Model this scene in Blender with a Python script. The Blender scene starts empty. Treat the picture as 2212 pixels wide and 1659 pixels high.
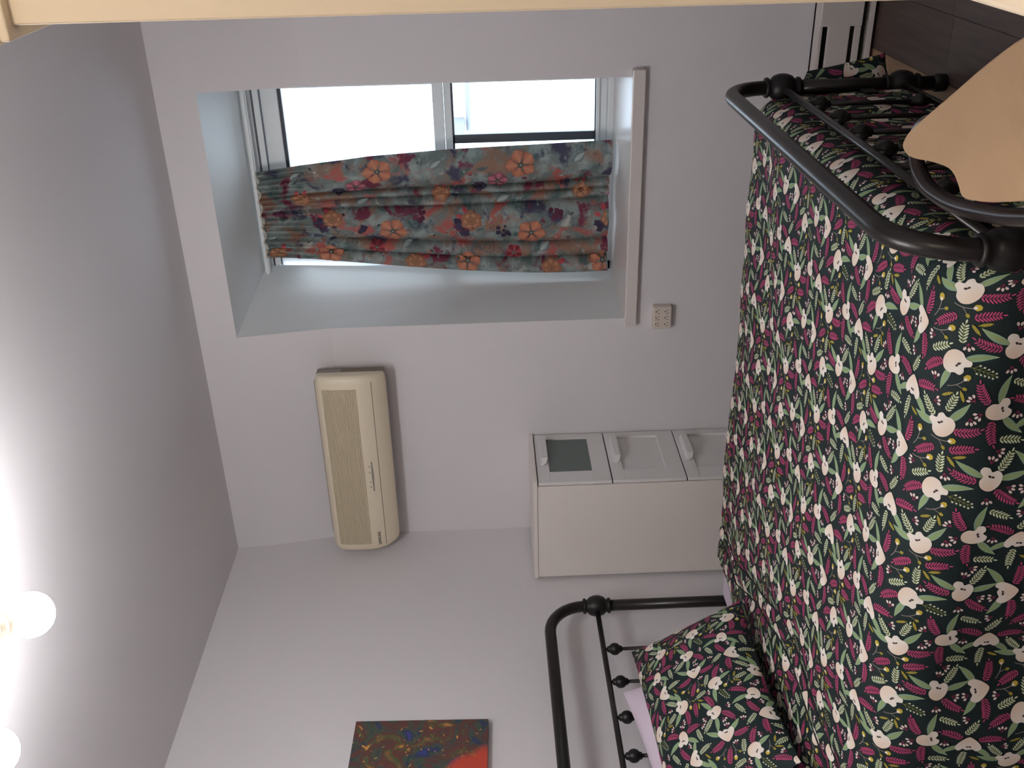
import bpy, bmesh, math, random
import numpy as np
from mathutils import Vector, Matrix

scene = bpy.context.scene
COL = scene.collection
PI = math.pi

# ------------------------------------------------------------------ camera
CAM = Vector((2.6999, -3.6821, 1.3881))
yaw, pitch, roll = 0.4903, -0.0197, 0.0356
fw = Vector((-math.sin(yaw) * math.cos(pitch), math.cos(yaw) * math.cos(pitch), math.sin(pitch)))
rt = Vector((math.cos(yaw), math.sin(yaw), 0))
upv = rt.cross(fw)
r2 = math.cos(roll) * rt - math.sin(roll) * upv
u2 = math.sin(roll) * rt + math.cos(roll) * upv
cd = bpy.data.cameras.new('camera')
cam = bpy.data.objects.new('camera', cd)
COL.objects.link(cam)
# the photograph was taken with the phone turned on its side: picture-right is world-down
X, Y, Z = -u2, r2, -fw
cam.matrix_world = Matrix(((X.x, Y.x, Z.x, CAM.x), (X.y, Y.y, Z.y, CAM.y), (X.z, Y.z, Z.z, CAM.z), (0, 0, 0, 1)))
cd.sensor_fit = 'HORIZONTAL'
cd.sensor_width = 36
cd.lens = 36 * 2166.32 / 2212
cd.clip_start = 0.02
scene.camera = cam

# ------------------------------------------------------------------ light, exposure
scene.view_settings.view_transform = 'Standard'
scene.view_settings.look = 'None'
scene.view_settings.gamma = 1
scene.view_settings.use_curve_mapping = False
scene.view_settings.exposure = 0.28

SKY_STRENGTH = 5.8
BULB_STRENGTH = 120.0
ASSUMED_LAMP_STRENGTH = 106.0  # assumed lamp out of view, added for warm light on the cupboard

world = bpy.data.worlds.new('overcast_sky')
scene.world = world
world.use_nodes = True
bg = world.node_tree.nodes['Background']
bg.inputs[0].default_value = (0.74, 0.89, 1.0, 1)
bg.inputs[1].default_value = SKY_STRENGTH

pl = bpy.data.lights.new('window_portal', 'AREA')
pl.shape = 'RECTANGLE'
pl.size, pl.size_y = 0.95, 1.55
pl.cycles.is_portal = True
plo = bpy.data.objects.new('window_portal', pl)
plo.location = (1.49, 0.62, 1.60)
plo.rotation_euler = (-PI / 2, 0, 0)
COL.objects.link(plo)


# ------------------------------------------------------------------ helpers
def lin(c):
    c = np.asarray(c, float) / 255.0
    return np.where(c <= 0.04045, c / 12.92, ((c + 0.055) / 1.055) ** 2.4)


def nmat(name):
    m = bpy.data.materials.new(name)
    m.use_nodes = True
    nt = m.node_tree
    return m, nt, nt.nodes['Principled BSDF']


def mat(name, col, rough=0.5, metal=0.0, var=0.0, vscale=6.0, bump=0.0, bscale=200.0, spec=None, coat=0.0):
    m, nt, b = nmat(name)
    c = tuple(float(v) for v in lin(col)) + (1,)
    b.inputs['Base Color'].default_value = c
    b.inputs['Roughness'].default_value = rough
    b.inputs['Metallic'].default_value = metal
    if spec is not None:
        b.inputs['Specular IOR Level'].default_value = spec
    if coat:
        b.inputs['Coat Weight'].default_value = coat
        b.inputs['Coat Roughness'].default_value = 0.2
    tc = nt.nodes.new('ShaderNodeTexCoord')
    if var:
        n = nt.nodes.new('ShaderNodeTexNoise')
        n.inputs['Scale'].default_value = vscale
        n.inputs['Detail'].default_value = 4
        nt.links.new(tc.outputs['Object'], n.inputs['Vector'])
        mx = nt.nodes.new('ShaderNodeMix')
        mx.data_type = 'RGBA'
        mx.inputs[6].default_value = tuple(v * (1 - var) for v in c[:3]) + (1,)
        mx.inputs[7].default_value = tuple(min(1, v * (1 + var)) for v in c[:3]) + (1,)
        nt.links.new(n.outputs['Fac'], mx.inputs[0])
        nt.links.new(mx.outputs[2], b.inputs['Base Color'])
    if bump:
        n2 = nt.nodes.new('ShaderNodeTexNoise')
        n2.inputs['Scale'].default_value = bscale
        n2.inputs['Detail'].default_value = 3
        nt.links.new(tc.outputs['Object'], n2.inputs['Vector'])
        bp = nt.nodes.new('ShaderNodeBump')
        bp.inputs['Strength'].default_value = bump
        bp.inputs['Distance'].default_value = 0.002
        nt.links.new(n2.outputs['Fac'], bp.inputs['Height'])
        nt.links.new(bp.outputs['Normal'], b.inputs['Normal'])
    return m


def attr_mat(name, attr, rough=0.75, bump=0.15, bscale=900.0, spec=0.3):
    m, nt, b = nmat(name)
    a = nt.nodes.new('ShaderNodeAttribute')
    a.attribute_name = attr
    nt.links.new(a.outputs['Color'], b.inputs['Base Color'])
    b.inputs['Roughness'].default_value = rough
    b.inputs['Specular IOR Level'].default_value = spec
    tc = nt.nodes.new('ShaderNodeTexCoord')
    n2 = nt.nodes.new('ShaderNodeTexNoise')
    n2.inputs['Scale'].default_value = bscale
    nt.links.new(tc.outputs['Object'], n2.inputs['Vector'])
    bp = nt.nodes.new('ShaderNodeBump')
    bp.inputs['Strength'].default_value = bump
    bp.inputs['Distance'].default_value = 0.001
    nt.links.new(n2.outputs['Fac'], bp.inputs['Height'])
    nt.links.new(bp.outputs['Normal'], b.inputs['Normal'])
    return m


def tag(o, label=None, cat=None, group=None, kind=None):
    if label:
        o['label'] = label
    if cat:
        o['category'] = cat
    if group:
        o['group'] = group
    if kind:
        o['kind'] = kind
    return o


def thing(name, loc, label, cat, group=None):
    o = bpy.data.objects.new(name, None)
    o.empty_display_size = 0.05
    o.location = loc
    COL.objects.link(o)
    return tag(o, label, cat, group)


def wloc(o):
    v = Vector((0, 0, 0))
    while o is not None:
        v += o.location
        o = o.parent
    return v


def link(name, me, m, parent=None, smooth=False):
    """mesh with world-space vertices -> object (shifted into its parent's frame)"""
    o = bpy.data.objects.new(name, me)
    COL.objects.link(o)
    if m is not None:
        for mm in (m if isinstance(m, (list, tuple)) else [m]):
            me.materials.append(mm)
    if parent is not None:
        o.parent = parent
        me.transform(Matrix.Translation(-wloc(parent)))
    if smooth:
        me.polygons.foreach_set('use_smooth', [True] * len(me.polygons))
    me.update()
    return o


def origin_to(o, p):
    """move the origin of a top-level mesh object without moving the mesh"""
    p = Vector(p)
    o.data.transform(Matrix.Translation(-p))
    o.location = p
    return o


def pyd(V, F):
    me = bpy.data.meshes.new('m')
    me.from_pydata([tuple(v) for v in V], [], [tuple(f) for f in F])
    me.validate()
    return me


def boxme(a, b, bev=0.0, seg=2):
    bm = bmesh.new()
    bmesh.ops.create_cube(bm, size=1)
    a, b = Vector(a), Vector(b)
    s, c = b - a, (a + b) / 2
    for v in bm.verts:
        v.co = Vector((v.co.x * s.x + c.x, v.co.y * s.y + c.y, v.co.z * s.z + c.z))
    if bev:
        bmesh.ops.bevel(bm, geom=bm.edges[:], offset=bev, segments=seg, profile=0.5, affect='EDGES')
    me = bpy.data.meshes.new('m')
    bm.to_mesh(me)
    bm.free()
    return me


def joinme(*mes):
    V, F = [], []
    for me in mes:
        o = len(V)
        V += [v.co[:] for v in me.vertices]
        F += [[i + o for i in p.vertices] for p in me.polygons]
    return pyd(V, F)


def tubeme(P, r, seg=12, closed=False, caps=True):
    P = [Vector(p) for p in P]
    n = len(P)
    rr = r if isinstance(r, (list, tuple)) else [r] * n
    V, F = [], []
    prev = None
    for i in range(n):
        if closed:
            d = P[(i + 1) % n] - P[i - 1]
        else:
            d = P[min(i + 1, n - 1)] - P[max(i - 1, 0)]
        d.normalize()
        if prev is None:
            ref = Vector((0, 0, 1)) if abs(d.z) < 0.9 else Vector((1, 0, 0))
            x = d.cross(ref).normalized()
        else:
            x = (prev - d * prev.dot(d)).normalized()
        prev = x
        y = d.cross(x)
        for k in range(seg):
            t = 2 * PI * k / seg
            V.append(P[i] + (x * math.cos(t) + y * math.sin(t)) * rr[i])
    m = n if closed else n - 1
    for i in range(m):
        j = (i + 1) % n
        for k in range(seg):
            F.append((i * seg + k, i * seg + (k + 1) % seg, j * seg + (k + 1) % seg, j * seg + k))
    if caps and not closed:
        F.append(tuple(range(seg - 1, -1, -1)))
        F.append(tuple((n - 1) * seg + k for k in range(seg)))
    return pyd(V, F)


def latheme(prof, base, axis=(0, 0, 1), seg=20):
    ax = Vector(axis).normalized()
    x = ax.cross(Vector((0, 1, 0)) if abs(ax.y) < 0.9 else Vector((1, 0, 0))).normalized()
    y = ax.cross(x)
    base = Vector(base)
    V, F = [], []
    for (r, z) in prof:
        for k in range(seg):
            t = 2 * PI * k / seg
            V.append(base + ax * z + (x * math.cos(t) + y * math.sin(t)) * max(r, 1e-5))
    for i in range(len(prof) - 1):
        for k in range(seg):
            F.append((i * seg + k, i * seg + (k + 1) % seg, (i + 1) * seg + (k + 1) % seg, (i + 1) * seg + k))
    F.append(tuple(range(seg - 1, -1, -1)))
    F.append(tuple((len(prof) - 1) * seg + k for k in range(seg)))
    return pyd(V, F)


def extrude_outline(out, thick, map3, bev=0.0, seg=3):
    """closed 2-D outline -> solid; map3(x, y, h) gives world points"""
    bm = bmesh.new()
    vs = [bm.verts.new((p[0], p[1], 0)) for p in out]
    f = bm.faces.new(vs)
    r = bmesh.ops.extrude_face_region(bm, geom=[f])
    top = [g for g in r['geom'] if isinstance(g, bmesh.types.BMVert)]
    for v in top:
        v.co.z = thick
    bmesh.ops.recalc_face_normals(bm, faces=bm.faces[:])
    if bev:
        ed = [e for e in bm.edges if abs(e.verts[0].co.z - e.verts[1].co.z) < 1e-6]
        bmesh.ops.bevel(bm, geom=ed, offset=bev, segments=seg, profile=0.5, affect='EDGES')
    for v in bm.verts:
        v.co = Vector(map3(v.co.x, v.co.y, v.co.z))
    bmesh.ops.recalc_face_normals(bm, faces=bm.faces[:])
    me = bpy.data.meshes.new('m')
    bm.to_mesh(me)
    bm.free()
    return me


def catmull(P, n=8, closed=False):
    P = [np.array(p, float) for p in P]
    N = len(P)
    out = []
    for i in range(N if closed else N - 1):
        if closed:
            a, b, c, d = P[i - 1], P[i], P[(i + 1) % N], P[(i + 2) % N]
        else:
            a, b, c, d = P[max(i - 1, 0)], P[i], P[i + 1], P[min(i + 2, N - 1)]
        for k in range(n):
            t = k / n
            out.append(0.5 * (2 * b + (c - a) * t + (2 * a - 5 * b + 4 * c - d) * t * t + (3 * b - a - 3 * c + d) * t ** 3))
    if not closed:
        out.append(P[-1])
    return [tuple(p) for p in out]


def npmesh(V, quads, tris, cols=None, puv=None, mat_idx=None):
    """fast mesh from numpy arrays; cols is a per-vertex linear colour"""
    me = bpy.data.meshes.new('m')
    nq, nt = len(quads), len(tris)
    me.vertices.add(len(V))
    me.vertices.foreach_set('co', np.asarray(V, np.float32).ravel())
    idx = np.concatenate([np.asarray(quads, np.int32).ravel(), np.asarray(tris, np.int32).ravel()])
    me.loops.add(len(idx))
    me.loops.foreach_set('vertex_index', idx)
    me.polygons.add(nq + nt)
    st = np.concatenate([np.arange(nq) * 4, nq * 4 + np.arange(nt) * 3]).astype(np.int32)
    me.polygons.foreach_set('loop_start', st)
    me.update(calc_edges=True)
    me.polygons.foreach_set('use_smooth', np.ones(nq + nt, bool))
    if mat_idx is not None:
        me.polygons.foreach_set('material_index', np.asarray(mat_idx, np.int32))
    if cols is not None:
        a = me.attributes.new('print_colour', 'FLOAT_COLOR', 'POINT')
        c4 = np.ones((len(V), 4), np.float32)
        c4[:, :3] = cols
        a.data.foreach_set('color', c4.ravel())
    if puv is not None:
        a = me.attributes.new('cloth_uv', 'FLOAT_VECTOR', 'POINT')
        p3 = np.zeros((len(V), 3), np.float32)
        p3[:, :2] = puv
        a.data.foreach_set('vector', p3.ravel())
    return me


# ------------------------------------------------------------------ materials
M_WALL = mat('wall_paint', (221, 218, 221), 0.85, var=0.012, vscale=2.0, bump=0.05, bscale=120)
M_CEIL = mat('ceiling_paint', (224, 221, 224), 0.9, var=0.01, vscale=2.0, bump=0.05, bscale=120)
M_REVEAL = mat('reveal_paint', (232, 235, 236), 0.55, var=0.01, bump=0.03)
M_SILL = mat('sill_gloss_paint', (216, 210, 207), 0.28, var=0.01)
M_WINFRAME = mat('window_white_paint', (238, 242, 244), 0.4, var=0.02, vscale=20)
M_DARKSEAL = mat('dark_gasket', (52, 54, 66), 0.5)
M_DARKALU = mat('dark_aluminium', (84, 86, 94), 0.4, 0.3)
M_CHEST = mat('white_foil', (228, 221, 216), 0.45)
M_CHESTFRONT = mat('white_lacquer', (222, 220, 220), 0.4)
M_FROST = mat('frosted_glass', (96, 108, 104), 0.25, spec=0.6)
M_GAP = mat('shadow_gap', (70, 64, 60), 0.8)
M_ACW = mat('aged_cream_plastic', (226, 214, 190), 0.42, var=0.02, vscale=5)
M_ACG = mat('grille_plastic', (204, 190, 164), 0.5)
M_ACD = mat('chassis_plastic', (132, 118, 104), 0.55)
M_ACP = mat('display_strip', (150, 142, 134), 0.35)
M_INK = mat('lettering_ink', (66, 58, 56), 0.5)
M_IRON = mat('black_powder_coat', (33, 29, 28), 0.33, 0.35, bump=0.04, bscale=500, spec=0.6)
M_IRONH = mat('black_cast_iron', (27, 26, 26), 0.42, 0.3, bump=0.08, bscale=300)
M_LAV = mat('lavender_cotton', (212, 198, 214), 0.85, var=0.02, vscale=12, bump=0.15, bscale=600)
M_CREAM = mat('cream_gloss_paint', (234, 218, 192), 0.45, var=0.015, vscale=3)
M_TAN = mat('tan_suede', (174, 143, 110), 0.9, var=0.10, vscale=9, bump=0.35, bscale=420)
M_STOOL = mat('dark_tube_metal', (48, 38, 36), 0.3, 0.6, spec=0.6)
M_SOCK = mat('adapter_plastic', (214, 203, 192), 0.45)
M_HOLE = mat('socket_hole', (22, 18, 18), 0.8)
M_HEAT = mat('heater_enamel', (206, 200, 196), 0.45, var=0.01)
M_HEATD = mat('heater_slot', (44, 42, 40), 0.7)
M_NICKEL = mat('fixture_nickel', (176, 166, 150), 0.35, 0.7)
M_FLOOR = mat('sub_floor', (52, 44, 40), 0.8)
M_OUT = mat('pale_siding', (196, 198, 204), 0.8)
M_OUT2 = mat('grey_render', (112, 115, 124), 0.8)


def wood(name, col, var=0.25):
    m, nt, b = nmat(name)
    tc = nt.nodes.new('ShaderNodeTexCoord')
    mp = nt.nodes.new('ShaderNodeMapping')
    mp.inputs['Scale'].default_value = (30, 2.2, 30)
    nt.links.new(tc.outputs['Object'], mp.inputs['Vector'])
    n = nt.nodes.new('ShaderNodeTexNoise')
    n.inputs['Scale'].default_value = 1.6
    n.inputs['Detail'].default_value = 6
    n.inputs['Distortion'].default_value = 0.6
    nt.links.new(mp.outputs[0], n.inputs['Vector'])
    c = lin(col)
    rp = nt.nodes.new('ShaderNodeValToRGB')
    rp.color_ramp.elements[0].position = 0.3
    rp.color_ramp.elements[1].position = 0.7
    rp.color_ramp.elements[0].color = tuple(c * (1 - var)) + (1,)
    rp.color_ramp.elements[1].color = tuple(c * (1 + var)) + (1,)
    nt.links.new(n.outputs['Fac'], rp.inputs[0])
    nt.links.new(rp.outputs[0], b.inputs['Base Color'])
    b.inputs['Roughness'].default_value = 0.42
    return m


M_WOODS = [wood('dark_laminate', (82, 68, 62)), wood('smoke_laminate', (88, 76, 72)), wood('umber_laminate', (92, 74, 62))]
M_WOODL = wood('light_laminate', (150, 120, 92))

# ------------------------------------------------------------------ room
H = 2.535
ZC = 2.03            # the window wall leans into the room above this height
LEAN = 0.084
RX = 3.16            # right wall
FY = -5.3            # wall behind the camera


def yw(z):
    return 0.0 if z <= ZC else -(z - ZC) * LEAN / (H - ZC)


XL, XR, ZS, ZT = 1.017, 1.967, 0.846, 2.392
YI = 0.48            # inner (window) end of the reveal
IN = dict(lt=(1.114, YI, 2.356), lb=(1.043, YI, ZS), rt=(1.935, YI, 2.352), rb=(1.940, YI, ZS))


def build_wall_back():
    xs = [-0.1, XL, XR, RX + 0.1]
    zs = [-0.05, ZS, ZC, ZT, H + 0.15]
    V, F = [], []
    for z in zs:
        for x in xs:
            V.append((x, yw(min(z, H)) if z <= H else yw(H), z))
    nx = len(xs)
    for j in range(len(zs) - 1):
        for i in range(nx - 1):
            if i == 1 and j in (1, 2):
                continue
            a = j * nx + i
            F.append((a, a + 1, a + nx + 1, a + nx))
    return pyd(V, F)


wall_back = link('wall_back', build_wall_back(), M_WALL)
tag(wall_back, 'grey white window wall leaning inward near the ceiling', 'wall', kind='structure')


def reveal():
    o = dict(lt=(XL, yw(ZT), ZT), lb=(XL, 0, ZS), rt=(XR, yw(ZT), ZT), rb=(XR, 0, ZS), lm=(XL, 0, ZC), rm=(XR, 0, ZC))
    V = [o['lb'], o['lm'], o['lt'], IN['lt'], IN['lb'], o['rb'], o['rm'], o['rt'], IN['rt'], IN['rb']]
    # bottom closes under the sill board
    F = [(0, 4, 3, 2, 1), (5, 6, 7, 8, 9), (2, 3, 8, 7), (0, 5, 9, 4)]
    return pyd(V, F)


rv = link('window_reveal', reveal(), M_REVEAL, wall_back)


def slab(name, a, b, m, label):
    o = link(name, boxme(a, b), m)
    return tag(o, label, 'ceiling' if 'ceil' in name else 'wall', kind='structure')


slab('wall_left', (-0.12, FY, -0.05), (0, 0.02, H + 0.1), M_WALL, 'grey white wall behind the iron headboard')
slab('wall_right', (RX, FY, -0.05), (RX + 0.12, 0.02, H + 0.1), M_WALL, 'grey white wall on the far right side')
slab('wall_front', (-0.12, FY - 0.12, -0.05), (RX + 0.12, FY, H + 0.1), M_WALL, 'grey white wall behind the viewer')
slab('ceiling', (-0.12, FY - 0.1, H), (RX + 0.12, 0.3, H + 0.12), M_CEIL, 'plain matt white ceiling with a soft lamp glow')
floor = link('floor', boxme((-0.12, FY - 0.1, -0.08), (RX + 0.12, 0.05, -0.012)), M_FLOOR)
tag(floor, 'dark brown laminate plank floor', 'floor', kind='structure')

rnd = random.Random(5)
PW = 0.19
xk = 2.05 - PW * 11
ci = 0
while xk < RX:
    y = 0.0 - rnd.uniform(0.0, 0.9)
    y0 = 0.0
    while y0 > FY:
        x0, x1 = max(xk, 0.001), min(xk + PW, RX)
        if x1 - x0 > 0.01 and y0 - y > 0.02:
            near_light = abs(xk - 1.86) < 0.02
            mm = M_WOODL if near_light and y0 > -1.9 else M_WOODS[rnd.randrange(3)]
            link('plank', boxme((x0 + 0.0008, max(y, FY) + 0.0008, -0.012), (x1 - 0.0008, y0 - 0.0008, 0.0)), mm, floor)
        y0 = y
        y = y0 - 1.25
    xk += PW
    ci += 1

# window sill board with nosing
sill = link('trim_1', joinme(boxme((0.992, -0.030, ZS - 0.046), (1.996, 0.004, ZS + 0.002), 0.004),
                            boxme((XL + 0.002, 0.004, ZS - 0.02), (XR - 0.002, YI + 0.05, ZS + 0.002))), M_SILL)
tag(sill, 'glossy white wooden window sill with projecting nosing', 'window sill', kind='structure')

# ---- window
win = bpy.data.objects.new('window_1', None)
win.location = (1.49, YI + 0.03, ZS)
COL.objects.link(win)
tag(win, 'white framed window at the back of a deep reveal', 'window', kind='structure')
x0, x1 = 1.00, 1.99
zt = 2.40
link('window_frame', joinme(boxme((x0, YI, 2.294), (x1, YI + 0.09, zt), 0.003),
                            boxme((x0, YI, ZS), (1.085, YI + 0.09, 2.294), 0.003),
                            boxme((1.905, YI, ZS), (x1, YI + 0.09, 2.294), 0.003),
                            boxme((x0, YI, ZS), (x1, YI + 0.09, 0.872), 0.003)), M_WINFRAME, win)
link('frame_bead', joinme(boxme((1.085, YI + 0.004, 2.289), (1.905, YI + 0.014, 2.2945)),
                          boxme((1.085, YI - 0.006, 2.318), (1.905, YI + 0.004, 2.326), 0.002)), M_DARKALU, win)
up_s = link('upper_sash', joinme(boxme((1.085, YI + 0.02, 2.222), (1.905, YI + 0.06, 2.290), 0.003),
                                 boxme((1.085, YI + 0.02, 1.59), (1.13, YI + 0.06, 2.222), 0.003),
                                 boxme((1.862, YI + 0.02, 1.59), (1.905, YI + 0.06, 2.222), 0.003),
                                 boxme((1.085, YI + 0.012, 1.548), (1.905, YI + 0.06, 1.592), 0.003)), M_WINFRAME, win)
link('gasket', boxme((1.13, YI + 0.03, 2.208), (1.862, YI + 0.05, 2.223)), M_DARKSEAL, up_s)
lo_s = link('lower_sash', joinme(boxme((1.085, YI + 0.028, 1.516), (1.905, YI + 0.07, 1.546), 0.003),
                                 boxme((1.085, YI + 0.028, 0.872), (1.13, YI + 0.07, 1.516), 0.003),
                                 boxme((1.862, YI + 0.028, 0.872), (1.905, YI + 0.07, 1.516), 0.003),
                                 boxme((1.085, YI + 0.028, 0.872), (1.905, YI + 0.07, 0.905), 0.003),
                                 boxme((1.085, YI + 0.012, 0.905), (1.905, YI + 0.05, 0.918), 0.002)), M_WINFRAME, win)
link('stile', boxme((1.614, YI + 0.03, 0.918), (1.650, YI + 0.06, 1.516), 0.002), M_DARKALU, lo_s)
link('gasket', joinme(boxme((1.13, YI + 0.03, 1.508), (1.862, YI + 0.05, 1.517)), boxme((1.13, YI + 0.03, 0.917), (1.862, YI + 0.05, 0.922))), M_DARKSEAL, lo_s)
mg, ntg, bgx = nmat('window_glass')
ntg.nodes.remove(bgx)
tr = ntg.nodes.new('ShaderNodeBsdfTransparent')
gl = ntg.nodes.new('ShaderNodeBsdfGlossy')
gl.inputs['Roughness'].default_value = 0.02
fr = ntg.nodes.new('ShaderNodeFresnel')
fr.inputs[0].default_value = 1.45
ms = ntg.nodes.new('ShaderNodeMixShader')
ntg.links.new(fr.outputs[0], ms.inputs[0])
ntg.links.new(tr.outputs[0], ms.inputs[1])
ntg.links.new(gl.outputs[0], ms.inputs[2])
ntg.links.new(ms.outputs[0], ntg.nodes['Material Output'].inputs[0])
link('pane', boxme((1.128, YI + 0.038, 1.588), (1.864, YI + 0.042, 2.212)), mg, up_s)
link('pane', boxme((1.128, YI + 0.043, 0.905), (1.864, YI + 0.047, 1.512)), mg, lo_s)

# a pale building beyond the window
nb = thing('neighbour_building', (0.2, 7.5, -3), 'pale building with grey block seen through lower window pane', 'building')
link('wall', boxme((-6, 6.2, -3), (0.98, 11, 5.5)), M_OUT, nb)
link('vent_block', boxme((0.28, 5.9, 1.567), (0.40, 6.19, 1.70), 0.004), M_OUT2, nb)
link('cable_pipe', tubeme([(0.95, 6.15, 1.527), (0.28, 6.15, 1.527)], 0.022), M_OUT2, nb)

# ------------------------------------------------------------------ baseboard heater
ht = thing('baseboard_heater', (1.2, -0.03, 0), 'low white baseboard heater along the window wall behind the bed', 'heater')
HX1 = 2.62
link('back_plate', boxme((0.62, -0.018, 0.02), (HX1, -0.002, 0.212)), M_HEATD, ht)
link('top_cover', joinme(boxme((0.62, -0.062, 0.203), (HX1, -0.002, 0.212), 0.002), boxme((0.62, -0.064, 0.196), (HX1, -0.058, 0.208), 0.002)), M_HEAT, ht)
link('front_panel', boxme((0.62, -0.066, 0.100), (HX1, -0.054, 0.178), 0.003), M_HEAT, ht)
link('damper', boxme((0.62, -0.060, 0.060), (HX1, -0.050, 0.082), 0.002), M_HEAT, ht)
link('foot_strip', boxme((0.62, -0.056, 0.016), (HX1, -0.010, 0.034), 0.002), M_HEAT, ht)
link('end_cap', boxme((2.13, -0.0675, 0.060), (HX1 + 0.004, -0.002, 0.2065), 0.003), M_HEAT, ht)

# ------------------------------------------------------------------ chest of drawers
CX0, CX1, CY0, CY1, CZ = 0.02, 0.488, -0.378, -0.010, 1.24
ch = thing('chest_of_drawers', ((CX0 + CX1) / 2, (CY0 + CY1) / 2, 0), 'tall narrow white chest of drawers in the corner beside the bed', 'chest')
link('body', boxme((CX0, CY0 + 0.001, 0), (CX1 - 0.018, CY1 - 0.001, CZ - 0.016), 0.001), M_CHEST, ch)
link('top', boxme((CX0 - 0.002, CY0 - 0.004, CZ - 0.016), (CX1 + 0.008, CY1 + 0.004, CZ), 0.0015), M_CHEST, ch)
link('shadow_gap', boxme((CX1 - 0.0185, CY0 + 0.006, 0.03), (CX1 - 0.014, CY1 - 0.006, CZ - 0.017)), M_GAP, ch)
PZ = 0.297
for k in range(4):
    zt_ = CZ - 0.016 - PZ * k - 0.004
    zb_ = zt_ - PZ + 0.005
    ya, yb = CY0 + 0.001, CY1 - 0.001
    pa, pb = CY0 + 0.078, CY1 - 0.036
    pz1, pz0 = zt_ - 0.050, zt_ - 0.222
    fx0, fx1 = CX1 - 0.014, CX1
    d = link('drawer', joinme(boxme((fx0, ya, pz1), (fx1, yb, zt_), 0.0012), boxme((fx0, ya, zb_), (fx1, yb, pz0), 0.0012),
                              boxme((fx0, ya, pz0), (fx1, pa, pz1)), boxme((fx0, pb, pz0), (fx1, yb, pz1))), M_CHESTFRONT, ch)
    if k == 0:
        p = link('glass_pane', boxme((fx0 + 0.002, pa, pz0), (fx1 - 0.006, pb, pz1)), M_FROST, d)
        p['label'] = 'grey frosted glass drawer panel'
    else:
        link('panel', boxme((fx0 + 0.002, pa, pz0), (fx1 - 0.010, pb, pz1)), M_CHESTFRONT, d)
    # folded bar handle: a wedge that leans out, with cut-back ends
    hz = zt_ - 0.028
    h0, h1 = CY0 + 0.128, CY1 - 0.066
    V = []
    for y, s in ((h0, 0.0), (h0 + 0.012, 1.0), (h1 - 0.012, 1.0), (h1, 0.0)):
        o_ = 0.014 + 0.016 * s
        V += [(fx1 - 0.001, y, hz + 0.012), (fx1 + o_, y, hz + 0.006), (fx1 + o_, y, hz - 0.012 - 0.006 * s), (fx1 + o_ - 0.005, y, hz - 0.012 - 0.006 * s), (fx1 + 0.006, y, hz - 0.004), (fx1 - 0.001, y, hz - 0.004)]
    F = []
    for i in range(3):
        for j in range(6):
            F.append((i * 6 + j, i * 6 + (j + 1) % 6, (i + 1) * 6 + (j + 1) % 6, (i + 1) * 6 + j))
    F += [tuple(range(5, -1, -1)), tuple(18 + j for j in range(6))]
    link('handle', pyd(V, F), M_CHESTFRONT, d)

# ------------------------------------------------------------------ air conditioner
AX0, AX1 = 0.044, 0.892
ac = thing('air_conditioner', (0.48, -0.10, 1.81), 'cream wall mounted split air conditioner with ribbed front grille', 'air conditioner')
link('chassis', boxme((0.10, -0.125, 1.828), (0.846, -0.014, 2.100), 0.006), M_ACD, ac)
prof = catmull([(-0.100, 2.094), (-0.125, 2.094), (-0.155, 2.090), (-0.182, 2.070), (-0.192, 2.030), (-0.195, 1.97), (-0.193, 1.92), (-0.186, 1.89),
                (-0.170, 1.856), (-0.140, 1.824), (-0.118, 1.813), (-0.100, 1.818)], 4)


def ac_case():
    st = [(AX0, 0.80), (AX0 + 0.004, 0.88), (AX0 + 0.014, 0.955), (AX0 + 0.03, 0.99), (AX0 + 0.05, 1.0), (AX1 - 0.05, 1.0), (AX1 - 0.03, 0.99), (AX1 - 0.014, 0.955), (AX1 - 0.004, 0.88), (AX1, 0.80)]
    V, F = [], []
    n = len(prof)
    for x, s in st:
        for (y, z) in prof:
            xx = 0.474 + (x - 0.474) * (1 - 0.055 * (y + 0.195) / 0.095)
            V.append((xx, -0.100 + (y + 0.100) * s, 1.955 + (z - 1.955) * (0.93 + 0.07 * min(1, (s - 0.8) / 0.2))))
    for i in range(len(st) - 1):
        for j in range(n):
            F.append((i * n + j, (i + 1) * n + j, (i + 1) * n + (j + 1) % n, i * n + (j + 1) % n))
    F += [tuple(range(n)), tuple((len(st) - 1) * n + j for j in range(n - 1, -1, -1))]
    return pyd(V, F)


link('case', ac_case(), M_ACW, ac, smooth=True)


def ac_y(z):
    best = None
    for a, b in zip(prof[:-1], prof[1:]):
        if min(a[1], b[1]) <= z <= max(a[1], b[1]) and a[0] < -0.12:
            t = (z - a[1]) / (b[1] - a[1] + 1e-9)
            y = a[0] + (b[0] - a[0]) * t
            best = y if best is None else min(best, y)
    return best


# ribbed grille: louvres standing proud of a darker recess
gv = []
gz0, gz1, gn = 1.926, 2.062, 22
for i in range(gn):
    z = gz0 + (gz1 - gz0) * (i + 0.5) / gn
    w = (gz1 - gz0) / gn
    y = ac_y(z)
    gv.append(boxme((0.088, y - 0.005, z - w * 0.30), (0.838, y + 0.004, z + w * 0.30), 0.0008, 1))
gr = link('grille', joinme(*gv), M_ACG, ac)
gr['kind'] = 'stuff'
gr['label'] = 'fine horizontal ribs of the air intake'
lip = []
for (za, zb) in ((1.8655, 1.868),):
    ys = ac_y(1.867)
    lip.append(boxme((0.075, ys - 0.0012, za), (0.86, ys + 0.01, zb)))
link('flap_line', joinme(*lip), M_ACD, ac)
ya_, yb_ = ac_y(1.890), ac_y(1.8975)
V = [(0.352, ya_ - 0.0008, 1.892), (0.430, ya_ - 0.001, 1.8895), (0.498, ya_ - 0.0008, 1.892), (0.498, yb_ - 0.001, 1.8965), (0.43, yb_ - 0.001, 1.8985), (0.352, yb_ - 0.001, 1.8965)]
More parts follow.
